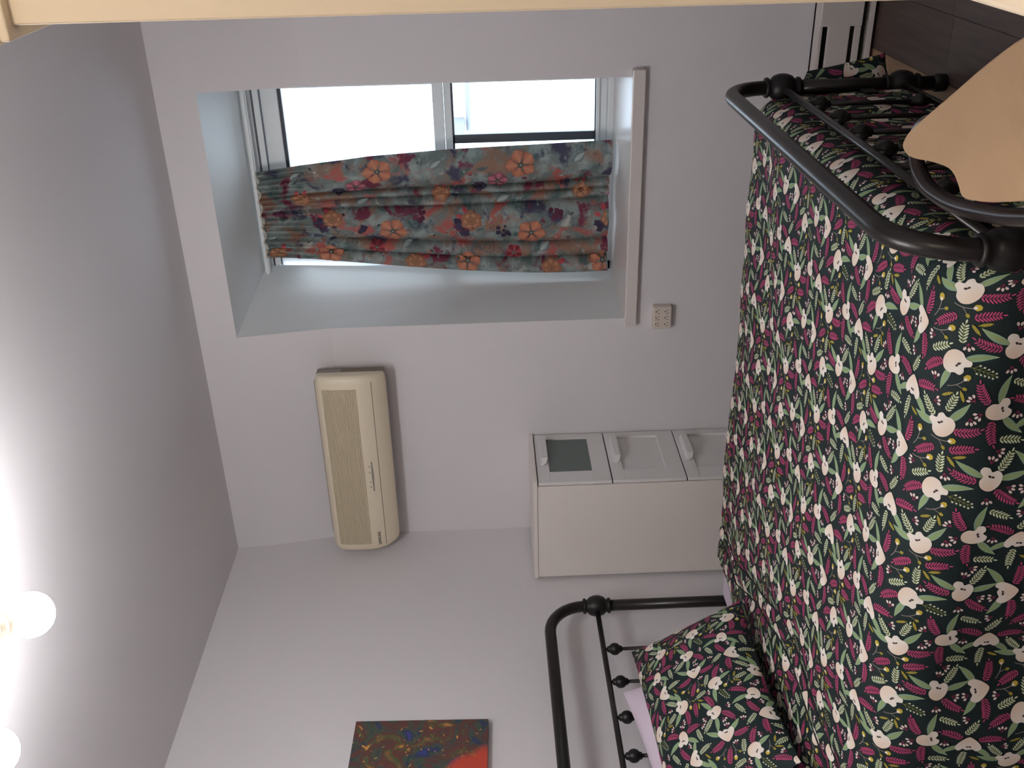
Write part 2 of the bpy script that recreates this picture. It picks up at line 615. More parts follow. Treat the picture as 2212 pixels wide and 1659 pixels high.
link('display_strip', pyd(V, [(0, 1, 2, 3, 4, 5)]), M_ACP, ac)
for x in (0.375, 0.40, 0.445, 0.475):
    link('indicator', latheme([(0.003, -0.0006), (0.003, 0.0006)], (x, ac_y(1.905) - 0.0006, 1.905), (0, 1, 0), 8), M_ACP, ac)
link('side_label', boxme((0.8462, -0.10, 2.00), (0.8472, -0.03, 2.09)), M_ACP, ac)


def text_mesh(body, size, depth=0.0005):
    c = bpy.data.curves.new('t', 'FONT')
    c.body = body
    c.size = size
    c.extrude = depth
    o = bpy.data.objects.new('t', c)
    COL.objects.link(o)
    dg = bpy.context.evaluated_depsgraph_get()
    me = bpy.data.meshes.new_from_object(o.evaluated_get(dg))
    bpy.data.objects.remove(o)
    return me


tm = text_mesh('SAMSUNG', 0.0185)
xs = [v.co.x for v in tm.vertices]
tw = max(xs) - min(xs)
za, zb = 1.886, 1.899
ya2, yb2 = ac_y(za), ac_y(zb)
slope = (yb2 - ya2) / (zb - za)
for v in tm.vertices:
    lx, lz, ly = v.co.x / tw * 0.066, v.co.y, v.co.z
    z = za + lz * 0.95
    v.co = Vector((0.078 + lx, ya2 + slope * (z - za) - 0.001 - ly, z))
link('lettering', tm, M_INK, ac)

# ------------------------------------------------------------------ power adapter on the wall
pa = thing('power_adapter', (1.026, -0.02, 0.695), 'small white six way power outlet adapter on the window wall', 'outlet')
link('body', boxme((0.979, -0.036, 0.660), (1.075, -0.001, 0.735), 0.006, 3), M_SOCK, pa)
for r_ in range(2):
    for c_ in range(3):
        cx = 0.999 + c_ * 0.0275
        cz = 0.717 - r_ * 0.0355
        link('outlet_holes', joinme(latheme([(0.0026, 0), (0.0026, 0.0012)], (cx + 0.003, -0.0368, cz + 0.006), (0, 1, 0), 10),
                                    boxme((cx - 0.0052, -0.0368, cz - 0.0075), (cx - 0.0036, -0.0355, cz + 0.0005)),
                                    boxme((cx + 0.0084, -0.0368, cz - 0.0070), (cx + 0.0100, -0.0355, cz + 0.0005))), M_HOLE, pa)

# ------------------------------------------------------------------ painting
mp_, ntp, bp_ = nmat('abstract_oil_paint')
tc = ntp.nodes.new('ShaderNodeTexCoord')
n1 = ntp.nodes.new('ShaderNodeTexNoise')
n1.inputs['Scale'].default_value = 9.0
n1.inputs['Detail'].default_value = 6
n1.inputs['Distortion'].default_value = 1.6
ntp.links.new(tc.outputs['Object'], n1.inputs['Vector'])
rp = ntp.nodes.new('ShaderNodeValToRGB')
els = [(0.0, (40, 46, 96)), (0.30, (58, 66, 140)), (0.38, (44, 52, 80)), (0.44, (64, 84, 68)), (0.50, (84, 60, 60)), (0.56, (104, 58, 52)), (0.60, (66, 90, 56)), (0.66, (150, 92, 60)), (0.70, (206, 160, 66)), (0.76, (90, 78, 60))]
cr = rp.color_ramp
cr.elements[0].position, cr.elements[0].color = els[0][0], tuple(lin(els[0][1])) + (1,)
cr.elements[1].position, cr.elements[1].color = els[-1][0], tuple(lin(els[-1][1])) + (1,)
for p_, c_ in els[1:-1]:
    e_ = cr.elements.new(p_)
    e_.color = tuple(lin(c_)) + (1,)
ntp.links.new(n1.outputs['Fac'], rp.inputs[0])
n2 = ntp.nodes.new('ShaderNodeTexNoise')
n2.inputs['Scale'].default_value = 22.0
n2.inputs['Distortion'].default_value = 2.5
ntp.links.new(tc.outputs['Object'], n2.inputs['Vector'])
rp2 = ntp.nodes.new('ShaderNodeValToRGB')
rp2.color_ramp.elements[0].position = 0.66
rp2.color_ramp.elements[1].position = 0.69
ntp.links.new(n2.outputs['Fac'], rp2.inputs[0])
mx = ntp.nodes.new('ShaderNodeMix')
mx.data_type = 'RGBA'
ntp.links.new(rp2.outputs[0], mx.inputs[0])
ntp.links.new(rp.outputs[0], mx.inputs[6])
mx.inputs[7].default_value = tuple(lin((216, 150, 74))) + (1,)
# the red form in the lower part of the canvas
vd = ntp.nodes.new('ShaderNodeVectorMath')
vd.operation = 'DISTANCE'
ntp.links.new(tc.outputs['Object'], vd.inputs[0])
vd.inputs[1].default_value = (0.012, -0.36, -0.30)
wob = ntp.nodes.new('ShaderNodeMath')
wob.operation = 'MULTIPLY_ADD'
wob.inputs[1].default_value = 0.06
ntp.links.new(n1.outputs['Fac'], wob.inputs[0])
ntp.links.new(vd.outputs['Value'], wob.inputs[2])
mc = ntp.nodes.new('ShaderNodeMapRange')
mc.inputs['From Min'].default_value = 0.290
mc.inputs['From Max'].default_value = 0.262
ntp.links.new(wob.outputs[0], mc.inputs['Value'])
mx2 = ntp.nodes.new('ShaderNodeMix')
mx2.data_type = 'RGBA'
ntp.links.new(mc.outputs[0], mx2.inputs[0])
ntp.links.new(mx.outputs[2], mx2.inputs[6])
mx2.inputs[7].default_value = tuple(lin((190, 70, 52))) + (1,)
ntp.links.new(mx2.outputs[2], bp_.inputs['Base Color'])
bp_.inputs['Roughness'].default_value = 0.45
bpn = ntp.nodes.new('ShaderNodeBump')
bpn.inputs['Strength'].default_value = 0.4
bpn.inputs['Distance'].default_value = 0.003
ntp.links.new(n1.outputs['Fac'], bpn.inputs['Height'])
ntp.links.new(bpn.outputs['Normal'], bp_.inputs['Normal'])
pt = link('painting', boxme((-0.012, -0.66, -0.231), (0.012, 0.0, 0.231), 0.002), mp_)
pt.location = (0.014, -1.136, 1.674)
pt.rotation_euler = (-0.03, 0, 0)
tag(pt, 'unframed abstract painting in blue green and red on the left wall', 'painting')

# ------------------------------------------------------------------ printed floral cloth
K = 0.79


def pc(*c):
    return np.clip(lin(c) / K, 0, 0.85)


C_BASE = np.array((0.0075, 0.0175, 0.0185))
C_CREAM, C_PEACH = pc(214, 207, 199), pc(208, 190, 173)
C_DARK = pc(50, 38, 40)
C_PINK, C_PINKD = pc(168, 68, 108), pc(112, 38, 68)
C_LEAF, C_LEAFM = pc(118, 148, 132), pc(128, 142, 88)
C_FERN, C_FERNS = pc(186, 196, 166), pc(112, 118, 62)
C_YEL, C_YELD = pc(172, 152, 56), pc(140, 128, 48)
C_STEM = pc(140, 132, 124)
C_DOT = pc(176, 186, 158)
C_BUD = pc(208, 190, 186)


class El:
    def __init__(s):
        s.V, s.C, s.T, s.L = [], [], [], []

    def add(s, v, c, t, layer):
        o = len(s.V)
        s.V += [tuple(p) for p in v]
        s.C += [tuple(q) for q in c]
        s.T += [(a + o, b + o, d + o) for a, b, d in t]
        s.L += [layer] * len(v)

    def arr(s):
        return np.array(s.V, float), np.array(s.C, float), np.array(s.T, int), np.array(s.L, float)


def rot2(v, a):
    c, s_ = math.cos(a), math.sin(a)
    v = np.asarray(v, float)
    return np.stack([v[..., 0] * c - v[..., 1] * s_, v[..., 0] * s_ + v[..., 1] * c], -1)


def spine(L, curv, n):
    """points and directions along an arc starting at the origin heading +x"""
    P, D, p, a = [], [], np.zeros(2), 0.0
    for i in range(n + 1):
        P.append(p.copy())
        D.append(a)
        p = p + np.array((math.cos(a), math.sin(a))) * L / n
        a += curv / n
    return P, D


def e_lens(el, p, a, L, W, col, col2=None, layer=0, blunt=0.0, pw=0.8):
    ts = (0.0, 0.15, 0.32, 0.5, 0.66, 0.8, 0.9, 0.97, 1.0)
    v, c, t = [], [], []
    for i, q in enumerate(ts):
        w = W * 0.5 * (math.sin(PI * min(1, q ** pw)) + blunt * q * (1 - q) * 2)
        for s_ in (1, 0, -1):
            v.append((q * L, s_ * w))
            c.append(col if s_ or col2 is None else col2)
    for i in range(len(ts) - 1):
        for k in range(2):
            a0 = i * 3 + k
            t += [(a0, a0 + 3, a0 + 1), (a0 + 1, a0 + 3, a0 + 4)]
    el.add(rot2(v, a) + np.asarray(p), c, t, layer)


def e_small(el, p, a, L, W, col, layer=0):
    v = [(0, 0), (L * 0.35, W / 2), (L * 0.8, W * 0.42), (L, 0), (L * 0.8, -W * 0.42), (L * 0.35, -W / 2)]
    el.add(rot2(v, a) + np.asarray(p), [col] * 6, [(0, 1, 5), (1, 2, 4), (1, 4, 5), (2, 3, 4)], layer)


def e_strip(el, P, w, col, layer=0):
    v, t = [], []
    P = [np.asarray(p) for p in P]
    for i, p in enumerate(P):
        d = P[min(i + 1, len(P) - 1)] - P[max(i - 1, 0)]
        d = d / (np.linalg.norm(d) + 1e-9)
        n = np.array((-d[1], d[0])) * w / 2
        v += [p + n, p - n]
    for i in range(len(P) - 1):
        a0 = i * 2
        t += [(a0, a0 + 1, a0 + 2), (a0 + 1, a0 + 3, a0 + 2)]
    el.add(v, [col] * len(v), t, layer)


def el_leaf(L=0.058, W=0.017, curv=0.3):
    el = El()
    P, D = spine(L, curv, 7)
    v, c, t = [], [], []
    for i, (p, a) in enumerate(zip(P, D)):
        q = i / 7
        w = W / 2 * math.sin(PI * (0.06 + 0.94 * q) ** 0.85)
        n = np.array((-math.sin(a), math.cos(a)))
        v += [p + n * w, p + n * w * 0.2, p - n * w]
        c += [C_LEAF, C_LEAFM, C_LEAF * 0.95]
    for i in range(7):
        for k in range(2):
            a0 = i * 3 + k
            t += [(a0, a0 + 3, a0 + 1), (a0 + 1, a0 + 3, a0 + 4)]
    el.add(v, c, t, 0)
    return el


def el_frond(L, n, ll, lw, curv, ang, col, colS, sw=0.0014):
    el = El()
    P, D = spine(L, curv, n)
    e_strip(el, P, sw, colS, 0)
    for i in range(n):
        f = (1 - 0.45 * (i / n) ** 2) * (0.75 + 0.25 * min(1, i / 2))
        for s_ in (1, -1):
            e_small(el, P[i], D[i] + s_ * ang, ll * f, lw, col * (1 if s_ > 0 else 0.9), 1)
    e_small(el, P[-1], D[-1], ll * 0.7, lw, col, 1)
    return el


def el_flower(v_):
    el = El()
    shapes = [[(0, -30), (13, -22), (26, -8), (34, 8), (31, 20), (22, 25), (12, 18), (4, 20), (-6, 21), (-13, 16), (-22, 24), (-31, 19), (-33, 7), (-25, -9), (-12, -23)],
              [(-6, -27), (10, -28), (25, -20), (30, -4), (24, 10), (27, 24), (17, 30), (5, 22), (-4, 29), (-16, 28), (-20, 16), (-30, 8), (-31, -8), (-20, -21)],
              [(0, -31), (15, -25), (22, -10), (18, 4), (28, 14), (24, 27), (10, 28), (2, 20), (-9, 27), (-21, 20), (-24, 4), (-21, -12), (-12, -26)]]
    out = np.array(catmull(shapes[v_], 3, True)) * 0.00080
    inner = out * 0.55
    n = len(out)
    v = list(out) + list(inner) + [(0, 0)]

    def colr(p):
        f = np.clip((p[1] + 0.022) / 0.03, 0, 1)
        return C_PEACH * (1 - f) + C_CREAM * f
    c = [colr(p) * (0.97) for p in out] + [colr((p[0], p[1] - 0.006)) for p in inner] + [colr((0, -0.008))]
    t = []
    for i in range(n):
        j = (i + 1) % n
        t += [(i, j, n + i), (j, n + j, n + i), (n + i, n + j, 2 * n)]
    el.add(v, c, t, 3)
    e_small(el, (-0.0055, 0.006), 0.1, 0.006, 0.0042, C_DARK, 5)
    e_small(el, (0.0, 0.0045), 0.5, 0.0075, 0.0045, C_DARK, 5)
    return el


def el_dots():
    el = El()
    P, D = spine(0.05, 0.3, 6)
    e_strip(el, P, 0.0012, C_FERNS, 0)
    for i in range(1, 6):
        for s_ in (1, -1):
            l_ = 0.012 - 0.001 * i
            d = D[i] + s_ * 0.75
            q = P[i] + np.array((math.cos(d), math.sin(d))) * l_
            e_strip(el, [P[i], q], 0.0009, C_FERNS, 0)
            e_small(el, q - np.array((math.cos(d), math.sin(d))) * 0.001, d, 0.005, 0.0042, C_DOT, 1)
    e_small(el, P[-1], D[-1], 0.005, 0.0042, C_DOT, 1)
    return el


def el_buds():
    el = El()
    P, D = spine(0.034, -0.7, 6)
    e_strip(el, P, 0.0013, C_STEM, 0)
    e_small(el, P[-1], D[-1], 0.016, 0.012, C_YEL, 1)
    e_small(el, P[-1], D[-1], 0.008, 0.006, C_CREAM, 2)
    d = D[3] + 0.9
    q = P[3] + np.array((math.cos(d), math.sin(d))) * 0.012
    e_strip(el, [P[3], q], 0.0011, C_STEM, 0)
    e_small(el, q, d, 0.010, 0.007, C_YELD, 1)
    return el


def el_tri():
    el = El()
    for a in (-0.55, 0.0, 0.6):
        d = np.array((math.cos(a), math.sin(a)))
        e_strip(el, [(0, 0), d * 0.009], 0.0016, C_PINKD, 0)
        e_small(el, d * 0.008, a, 0.0085, 0.0052, C_BUD, 1)
    return el


def el_olive():
    el = El()
    e_small(el, (0, 0), 0, 0.026, 0.0062, C_YELD, 1)
    return el


def make_tile(T=0.272, seed=3):
    rg = random.Random(seed)
    N = 272
    occ = np.zeros((N, N), bool)
    bary = [(1 / 3, 1 / 3), (0.6, 0.2), (0.2, 0.6), (0.2, 0.2), (0.02, 0.02), (0.96, 0.02), (0.02, 0.96), (0.5, 0.5), (0.5, 0.02), (0.02, 0.5)]
    outV, outC, outT, outL = [], [], [], []
    cnt = [0]

    def place(el, pos, ang, force=False, tol=0.0):
        V, C, Tt, L = el.arr()
        V = rot2(V, ang) + np.asarray(pos)
        A, B, D = V[Tt[:, 0]], V[Tt[:, 1]], V[Tt[:, 2]]
        S = np.concatenate([A * (1 - u - v) + B * u + D * v for u, v in bary])
        ij = np.floor(S / T * N).astype(int) % N
        if not force:
            hit = occ[ij[:, 0], ij[:, 1]].mean()
            if hit > tol:
                return False
        for di in (-1, 0, 1, 2):
            for dj in (-1, 0, 1, 2):
                occ[(ij[:, 0] + di) % N, (ij[:, 1] + dj) % N] = True
        outV.append(V)
        outC.append(C)
        outT.append(Tt + cnt[0])
        outL.append(L)
        cnt[0] += len(V)
        return True

    # six blooms to a repeat, each turned its own way
    blooms = [((x * T, y * T), a, k % 3) for k, (x, y, a) in enumerate(
        [(0.11, 0.09, 1.5), (0.45, 0.24, 4.1), (0.80, 0.07, 5.9), (0.12, 0.57, 2.9), (0.46, 0.75, 0.6), (0.81, 0.58, 4.9)])]
    for p, a, v_ in blooms:
        for side in (1, -1):
            b = a - side * rg.uniform(0.85, 1.45)
            o = np.array(p) + np.array((math.cos(b), math.sin(b))) * 0.014
            place(el_leaf(rg.uniform(0.052, 0.064), rg.uniform(0.0135, 0.0165), side * rg.uniform(0.2, 0.5)), o, b, True)
    for p, a, v_ in blooms:
        place(el_flower(v_), p, a - PI / 2, True)
    for p, a, v_ in blooms:
        for side in (1, -1):
            for tr_ in range(8):
                b = a - side * (rg.uniform(1.75, 2.5))
                o = np.array(p) + np.array((math.cos(b), math.sin(b))) * 0.024
                if place(el_frond(0.046, 8, 0.0140, 0.0031, side * 0.6, 0.86, C_PINK, C_PINKD), o, b + side * 0.2, False, 0.03):
                    break
    for p, a, v_ in blooms:
        for tr_ in range(8):
            b = a + rg.uniform(-0.5, 0.7)
            o = np.array(p) + np.array((math.cos(b), math.sin(b))) * 0.024
            k = rg.random()
            e_ = el_frond(0.042, 7, 0.0130, 0.0034, rg.uniform(-0.4, 0.4), 0.80, C_FERN, C_FERNS) if k < 0.45 else (el_dots() if k < 0.75 else el_buds())
            if place(e_, o, b, False, 0.04):
                break
    # fill the gaps
    plan = [(lambda: el_frond(0.044, 8, 0.0135, 0.0031, rg.uniform(-0.6, 0.6), 0.86, C_PINK, C_PINKD), 300),
            (lambda: el_frond(0.038, 6, 0.0130, 0.0034, rg.uniform(-0.4, 0.4), 0.80, C_FERN, C_FERNS), 700),
            (lambda: el_dots(), 400), (lambda: el_buds(), 400),
            (lambda: el_tri(), 500), (lambda: el_olive(), 500),
            (lambda: el_frond(0.026, 5, 0.010, 0.0034, 0.2, 0.75, C_FERN, C_FERNS), 300)]
    caps = [2, 9, 7, 8, 14, 12, 5]
    for (fn, tries), cap in zip(plan, caps):
        got = 0
        for _ in range(tries):
            if got >= cap:
                break
            if place(fn(), (rg.uniform(0, T), rg.uniform(0, T)), rg.uniform(0, 2 * PI)):
                got += 1
    return np.concatenate(outV), np.concatenate(outC), np.concatenate(outT), np.concatenate(outL), T


TILE = make_tile()


def printed(S, s0, s1, t0, t1, ns, nt, face=1, base=0.0009, shift=(0, 0), ang=0.0, step=0.00022):
    """sheet S(s, t) -> world, woven dark green with the floral print laid on it"""
    gs, gt = np.meshgrid(np.linspace(s0, s1, ns), np.linspace(t0, t1, nt), indexing='ij')
    G = S(gs.ravel(), gt.ravel())
    ii, jj = np.meshgrid(np.arange(ns - 1), np.arange(nt - 1), indexing='ij')
    a = (ii * nt + jj).ravel()
    quads = np.stack([a, a + nt, a + nt + 1, a + 1], 1)
    V, C, Tt, L, T = TILE
    ca, sa = math.cos(ang), math.sin(ang)
    cor = np.array([(s0, t0), (s1, t0), (s0, t1), (s1, t1)]) - np.array(shift)
    cor = np.stack([cor[:, 0] * ca + cor[:, 1] * sa, -cor[:, 0] * sa + cor[:, 1] * ca], 1)
    lo = np.floor(cor.min(0) / T).astype(int) - 1
    hi = np.ceil(cor.max(0) / T).astype(int) + 1
    PV, PCc, PT, PL = [], [], [], []
    n = 0
    for i in range(lo[0], hi[0]):
        for j in range(lo[1], hi[1]):
            W = V + np.array((i * T, j * T))
            W = np.stack([W[:, 0] * ca - W[:, 1] * sa, W[:, 0] * sa + W[:, 1] * ca], 1) + np.array(shift)
            ok = (W[:, 0] > s0) & (W[:, 0] < s1) & (W[:, 1] > t0) & (W[:, 1] < t1)
            tk = ok[Tt].all(1)
            if not tk.any():
                continue
            tt = Tt[tk]
            us, inv = np.unique(tt, return_inverse=True)
            PV.append(W[us])
            PCc.append(C[us])
            PL.append(L[us])
            PT.append(inv.reshape(-1, 3) + n)
            n += len(us)
    PV, PCc, PL, PT = np.concatenate(PV), np.concatenate(PCc), np.concatenate(PL), np.concatenate(PT)
    s, t = PV[:, 0], PV[:, 1]
    e = 0.003
    P0 = S(s, t)
    N = np.cross(S(s + e, t) - S(s - e, t), S(s, t + e) - S(s, t - e))
    N /= np.linalg.norm(N, axis=1, keepdims=True) + 1e-12
    P0 = P0 + N * face * (base + step * PL)[:, None]
    allV = np.concatenate([G, P0])
    cols = np.concatenate([np.tile(C_BASE, (len(G), 1)), PCc])
    me = npmesh(allV, quads, PT + len(G), cols)
    return me


M_PRINT = attr_mat('printed_cotton', 'print_colour', 0.72, 0.12)

# ------------------------------------------------------------------ bed
BX, BY, BT = 0.114, -0.680, 0.013
BL, BW_ = 1.940, 1.423
cb, sb = math.cos(BT), math.sin(BT)


def BWp(a, b, z):
    return (BX + a * cb + b * sb, BY + a * sb - b * cb, z)


bed = thing('bed_frame', BWp(BL / 2, BW_ / 2, 0), 'black iron bed frame with hooped rails, spindles and round knobs', 'bed')


def knob_profile(r, h, tube):
    return [(tube, -h), (r * 0.72, -h), (r * 0.76, -h * 0.86), (r * 0.60, -h * 0.72), (r * 0.86, -h * 0.52), (r, -h * 0.22), (r * 1.02, 0), (r, h * 0.22), (r * 0.86, h * 0.52), (r * 0.60, h * 0.72), (r * 0.76, h * 0.86), (r * 0.72, h), (tube, h)]


def bed_end(a, ztop, zmid, zlow, nm):
    R = 0.14
    pts = []
    for b, z in ((0, zmid), (0, ztop - R)):
        pts.append((b, z))
    for k in range(1, 8):
        t = PI / 2 * k / 8
        pts.append((R - R * math.cos(t), ztop - R + R * math.sin(t)))
    pts.append((R, ztop))
    hoop = pts + [(BW_ / 2, ztop)] + [(BW_ - b, z) for b, z in reversed(pts)]
    grp = bpy.data.objects.new(nm, None)
    grp.empty_display_size = 0.05
    grp.parent = bed
    COL.objects.link(grp)
    grp.location = Vector(BWp(a, BW_ / 2, 0)) - bed.location
    link('top_hoop', tubeme([BWp(a, b, z) for b, z in hoop], 0.0215, 16), M_IRON, grp, smooth=True)
    for b in (0, BW_):
        link('post', tubeme([BWp(a, b, 0.03), BWp(a, b, zmid)], 0.0215, 16), M_IRON, grp, smooth=True)
        link('foot_cap', latheme([(0.02, 0), (0.026, 0.004), (0.027, 0.03), (0.022, 0.04)], BWp(a, b, 0.0)), M_IRONH, grp, smooth=True)
        link('cast_knob', latheme(knob_profile(0.040, 0.052, 0.0215), BWp(a, b, zmid)), M_IRONH, grp, smooth=True)
        link('cast_knob', latheme(knob_profile(0.040, 0.052, 0.0215), BWp(a, b, zlow)), M_IRONH, grp, smooth=True)
    link('cross_rail', tubeme([BWp(a, 0, zmid), BWp(a, BW_, zmid)], 0.0100, 12), M_IRON, grp, smooth=True)
    link('cross_rail', tubeme([BWp(a, 0, zlow), BWp(a, BW_, zlow)], 0.0100, 12), M_IRON, grp, smooth=True)
    kp = [(0.006, -0.027), (0.0115, -0.026), (0.0120, -0.020)] + [(0.0225 * math.cos(q_), 0.0225 * math.sin(q_)) for q_ in (-0.95, -0.6, -0.3, 0, 0.3, 0.6, 0.95)] + [(0.0120, 0.020), (0.0115, 0.026), (0.006, 0.027)]
    for k in range(7):
        b = 0.243 + 0.165 * k
        sp = link('spindle', tubeme([BWp(a, b, zlow), BWp(a, b, zmid)], 0.0065, 10), M_IRON, grp, smooth=True)
        link('spindle_knob', latheme(kp, BWp(a, b, zmid - 0.040), seg=14), M_IRONH, sp, smooth=True)
        link('spindle_knob', latheme(kp, BWp(a, b, zlow + 0.040), seg=14), M_IRONH, sp, smooth=True)


bed_end(0.0, 1.204, 1.016, 0.32, 'headboard')
bed_end(BL, 0.670, 0.493, 0.135, 'footboard')
for b in (0.06, BW_ - 0.06):
    link('side_rail', boxme(BWp(0, b + 0.012, 0.235), BWp(BL, b - 0.012, 0.275), 0.002), M_IRON, bed)

MT = 0.545
mt = link('mattress', boxme((0, 0, 0), (1.86, 1.385, 0.27), 0.045, 4), M_LAV, smooth=True)
for v in mt.data.vertices:
    v.co = Vector(BWp(0.045 + v.co.x, 0.019 + v.co.y, MT - 0.27 + v.co.z))
origin_to(mt, BWp(0.97, 0.71, MT - 0.27))
tag(mt, 'mattress in a lavender fitted sheet on the iron bed', 'mattress')

ZD = 0.572


def sstep(x, a, b):
    t = np.clip((x - a) / (b - a), 0, 1)
    return t * t * (3 - 2 * t)


def duvet(s, t):
    """s: along the bed from the head hem, t: across from the far hem (metres of cloth)"""
    s = np.asarray(s, float)
    t = np.asarray(t, float)
    # along
    a_head = 0.245
    sf, rf = 1.585, 0.085
    a = a_head + s
    da = np.zeros_like(s)
    th = np.clip((s - sf) / rf, 0, 1.45)
    ex = np.maximum(s - sf - rf * 1.45, 0)
    m = s > sf
    a = np.where(m, a_head + sf + rf * np.sin(th) + 0.05 * ex, a)
    da = np.where(m, rf * (1 - np.cos(th)) + ex, da)
    h = s < 0
    th2 = np.clip(-s / 0.016, 0, PI)
    a = np.where(h, a_head - 0.016 * np.sin(th2) + np.maximum(-s - 0.016 * PI, 0), a)
    da = np.where(h, 0.016 * (1 - np.cos(th2)), da)
    # across
    FD = 0.34                      # cloth hanging on the far side
    tq = t - FD
    b = tq - 0.02
    rn, rfar = 0.125, 0.06
    b0, b1 = 0.045, 1.335
    bb = b.copy()
    db = np.zeros_like(b)
    thn = np.clip((b - b1) / rn, 0, 1.42)
    exn = np.maximum(b - b1 - rn * 1.42, 0)
    bb = np.where(b > b1, b1 + rn * np.sin(thn) + 0.10 * exn, bb)
    db = np.where(b > b1, rn * (1 - np.cos(thn)) + exn, db)
    thf = np.clip((b0 - b) / rfar, 0, 1.5)
    exf = np.maximum(b0 - b - rfar * 1.5, 0)
    bb = np.where(b < b0, b0 - rfar * np.sin(thf) - 0.10 * exf, bb)
    db = np.where(b < b0, rfar * (1 - np.cos(thf)) + exf, db)
    p = 1.5
    drop = (np.abs(da) ** p + np.abs(db) ** p + 1e-12) ** (1 / p)
    top = 1 - np.clip(drop / 0.06, 0, 1)
    z = ZD - drop
    # soft crown, lengthwise puckers and long shallow folds
    z = z + top * (0.012 * np.sin(PI * np.clip(bb / 1.4, 0, 1)) + 0.0035 * np.sin(a * 9 + bb * 5 + 1.0) * np.sin(bb * 7 + 0.6)
                   + 0.0022 * np.sin(a * 23 - bb * 6) * np.sin(a * 3 + 2 * bb) + 0.0030 * np.sin(bb * 17 + 2.2 * np.sin(a * 4)))
    hang = np.clip(db / 0.25, 0, 1)
    near = (b > b1)
    bb = bb + np.where(near, 1, -1) * hang * (0.018 * np.sin(a * 9.5 + 0.8) + 0.010 * np.sin(a * 21 + 2))
    hang2 = np.clip(da / 0.25, 0, 1) * (s > sf)
    a = a + hang2 * (0.010 * np.sin(bb * 11) - 0.004)
    # folded border: two shallow valleys running slantwise below the pillow
    ac_ = 0.245 + 0.02 + np.interp(bb, [-0.1, 0.0, 0.3, 0.79, 1.17, 1.5], [0.02, 0.02, 0.04, 0.235, 0.20, 0.15])
    for off, w, dp in ((0.035, 0.022, 0.007), (0.105, 0.022, 0.007)):
        z = z - top * dp * np.exp(-((a - ac_ - off) / w) ** 2)
    z = np.maximum(z, 0.06 + 0.02 * np.sin(a * 20))
    return np.stack([BX + a * cb + bb * sb, BY + a * sb - bb * cb, z], 1)


me = printed(duvet, -0.09, 2.08, 0.0, 0.34 + 1.45 + 0.42, 260, 300, -1, shift=(0.05, 0.03), ang=PI / 2)
dv = link('duvet', me, M_PRINT)
origin_to(dv, BWp(1.0, 0.71, MT))
tag(dv, 'dark green duvet printed with cream flowers and magenta leaves', 'duvet')
M_CREASE = mat('crease_shade', (16, 24, 25), 0.8)  # thin dark cords: shade in the duvet creases, put in as colour
for off in (0.035, 0.105):
    bs = np.linspace(0.05, 1.34, 60)
    acs = 0.02 + off + np.interp(bs, [-0.1, 0.0, 0.3, 0.79, 1.17, 1.5], [0.02, 0.02, 0.04, 0.235, 0.20, 0.15]) + 0.006 * np.sin(bs * 13 + off * 30)
    P_ = duvet(acs, bs + 0.36) + np.array((0, 0, 0.0015))
    link('crease_shade_line', tubeme([tuple(q_) for q_ in P_], 0.0032, 6), M_CREASE, dv, smooth=True)


# ------------------------------------------------------------------ pillows
def pillow_fn(TL, TR, BLc, BRc, thick, pinch=0.05, sag=0.0, flip=1):
    TL, TR, BLc, BRc = [np.array(q, float) for q in (TL, TR, BLc, BRc)]
    W = 0.5 * (np.linalg.norm(TR - TL) + np.linalg.norm(BRc - BLc))
    Hh = 0.5 * (np.linalg.norm(TR - BRc) + np.linalg.norm(TL - BLc))
    nrm = np.cross(TL - TR, BRc - TR)
    nrm /= np.linalg.norm(nrm)

    def S(s, t, side=1.0):
        # s across (0 right .. W left), t down (0 top .. H)
        p = np.clip(s / W, 0, 1) * 2 - 1
        q = np.clip(t / Hh, 0, 1) * 2 - 1
        p2 = p * (1 - pinch * (1 - q * q) * np.abs(p) ** 3)
        q2 = q * (1 - pinch * 1.3 * (1 - p * p) * np.abs(q) ** 3)
        u = (p2 + 1) / 2
        v = (q2 + 1) / 2
        P = (TR[None] * ((1 - u) * (1 - v))[:, None] + TL[None] * (u * (1 - v))[:, None] + BRc[None] * ((1 - u) * v)[:, None] + BLc[None] * (u * v)[:, None])
        hgt = np.clip((1 - np.abs(p) ** 2.6) * (1 - np.abs(q) ** 2.6), 0, 1) ** 0.62
        rip = 1 + 0.05 * np.sin(p * 5 + q * 3) * np.sin(q * 4)
        return P + nrm[None] * (flip * side * thick * hgt * rip)[:, None] + np.array((0, 0, -sag))[None] * ((1 - q * q) * 0)[:, None]
    return S, W, Hh


def pillow_mesh_plain(S, W, Hh, n=40):
    gs, gt = np.meshgrid(np.linspace(0, W, n), np.linspace(0, Hh, n), indexing='ij')
    A = S(gs.ravel(), gt.ravel(), 1.0)
    B = S(gs.ravel(), gt.ravel(), -0.8)
    ii, jj = np.meshgrid(np.arange(n - 1), np.arange(n - 1), indexing='ij')
    a = (ii * n + jj).ravel()
    q = np.stack([a, a + n, a + n + 1, a + 1], 1)
    return np.concatenate([A, B]), np.concatenate([q, q[:, ::-1] + n * n])


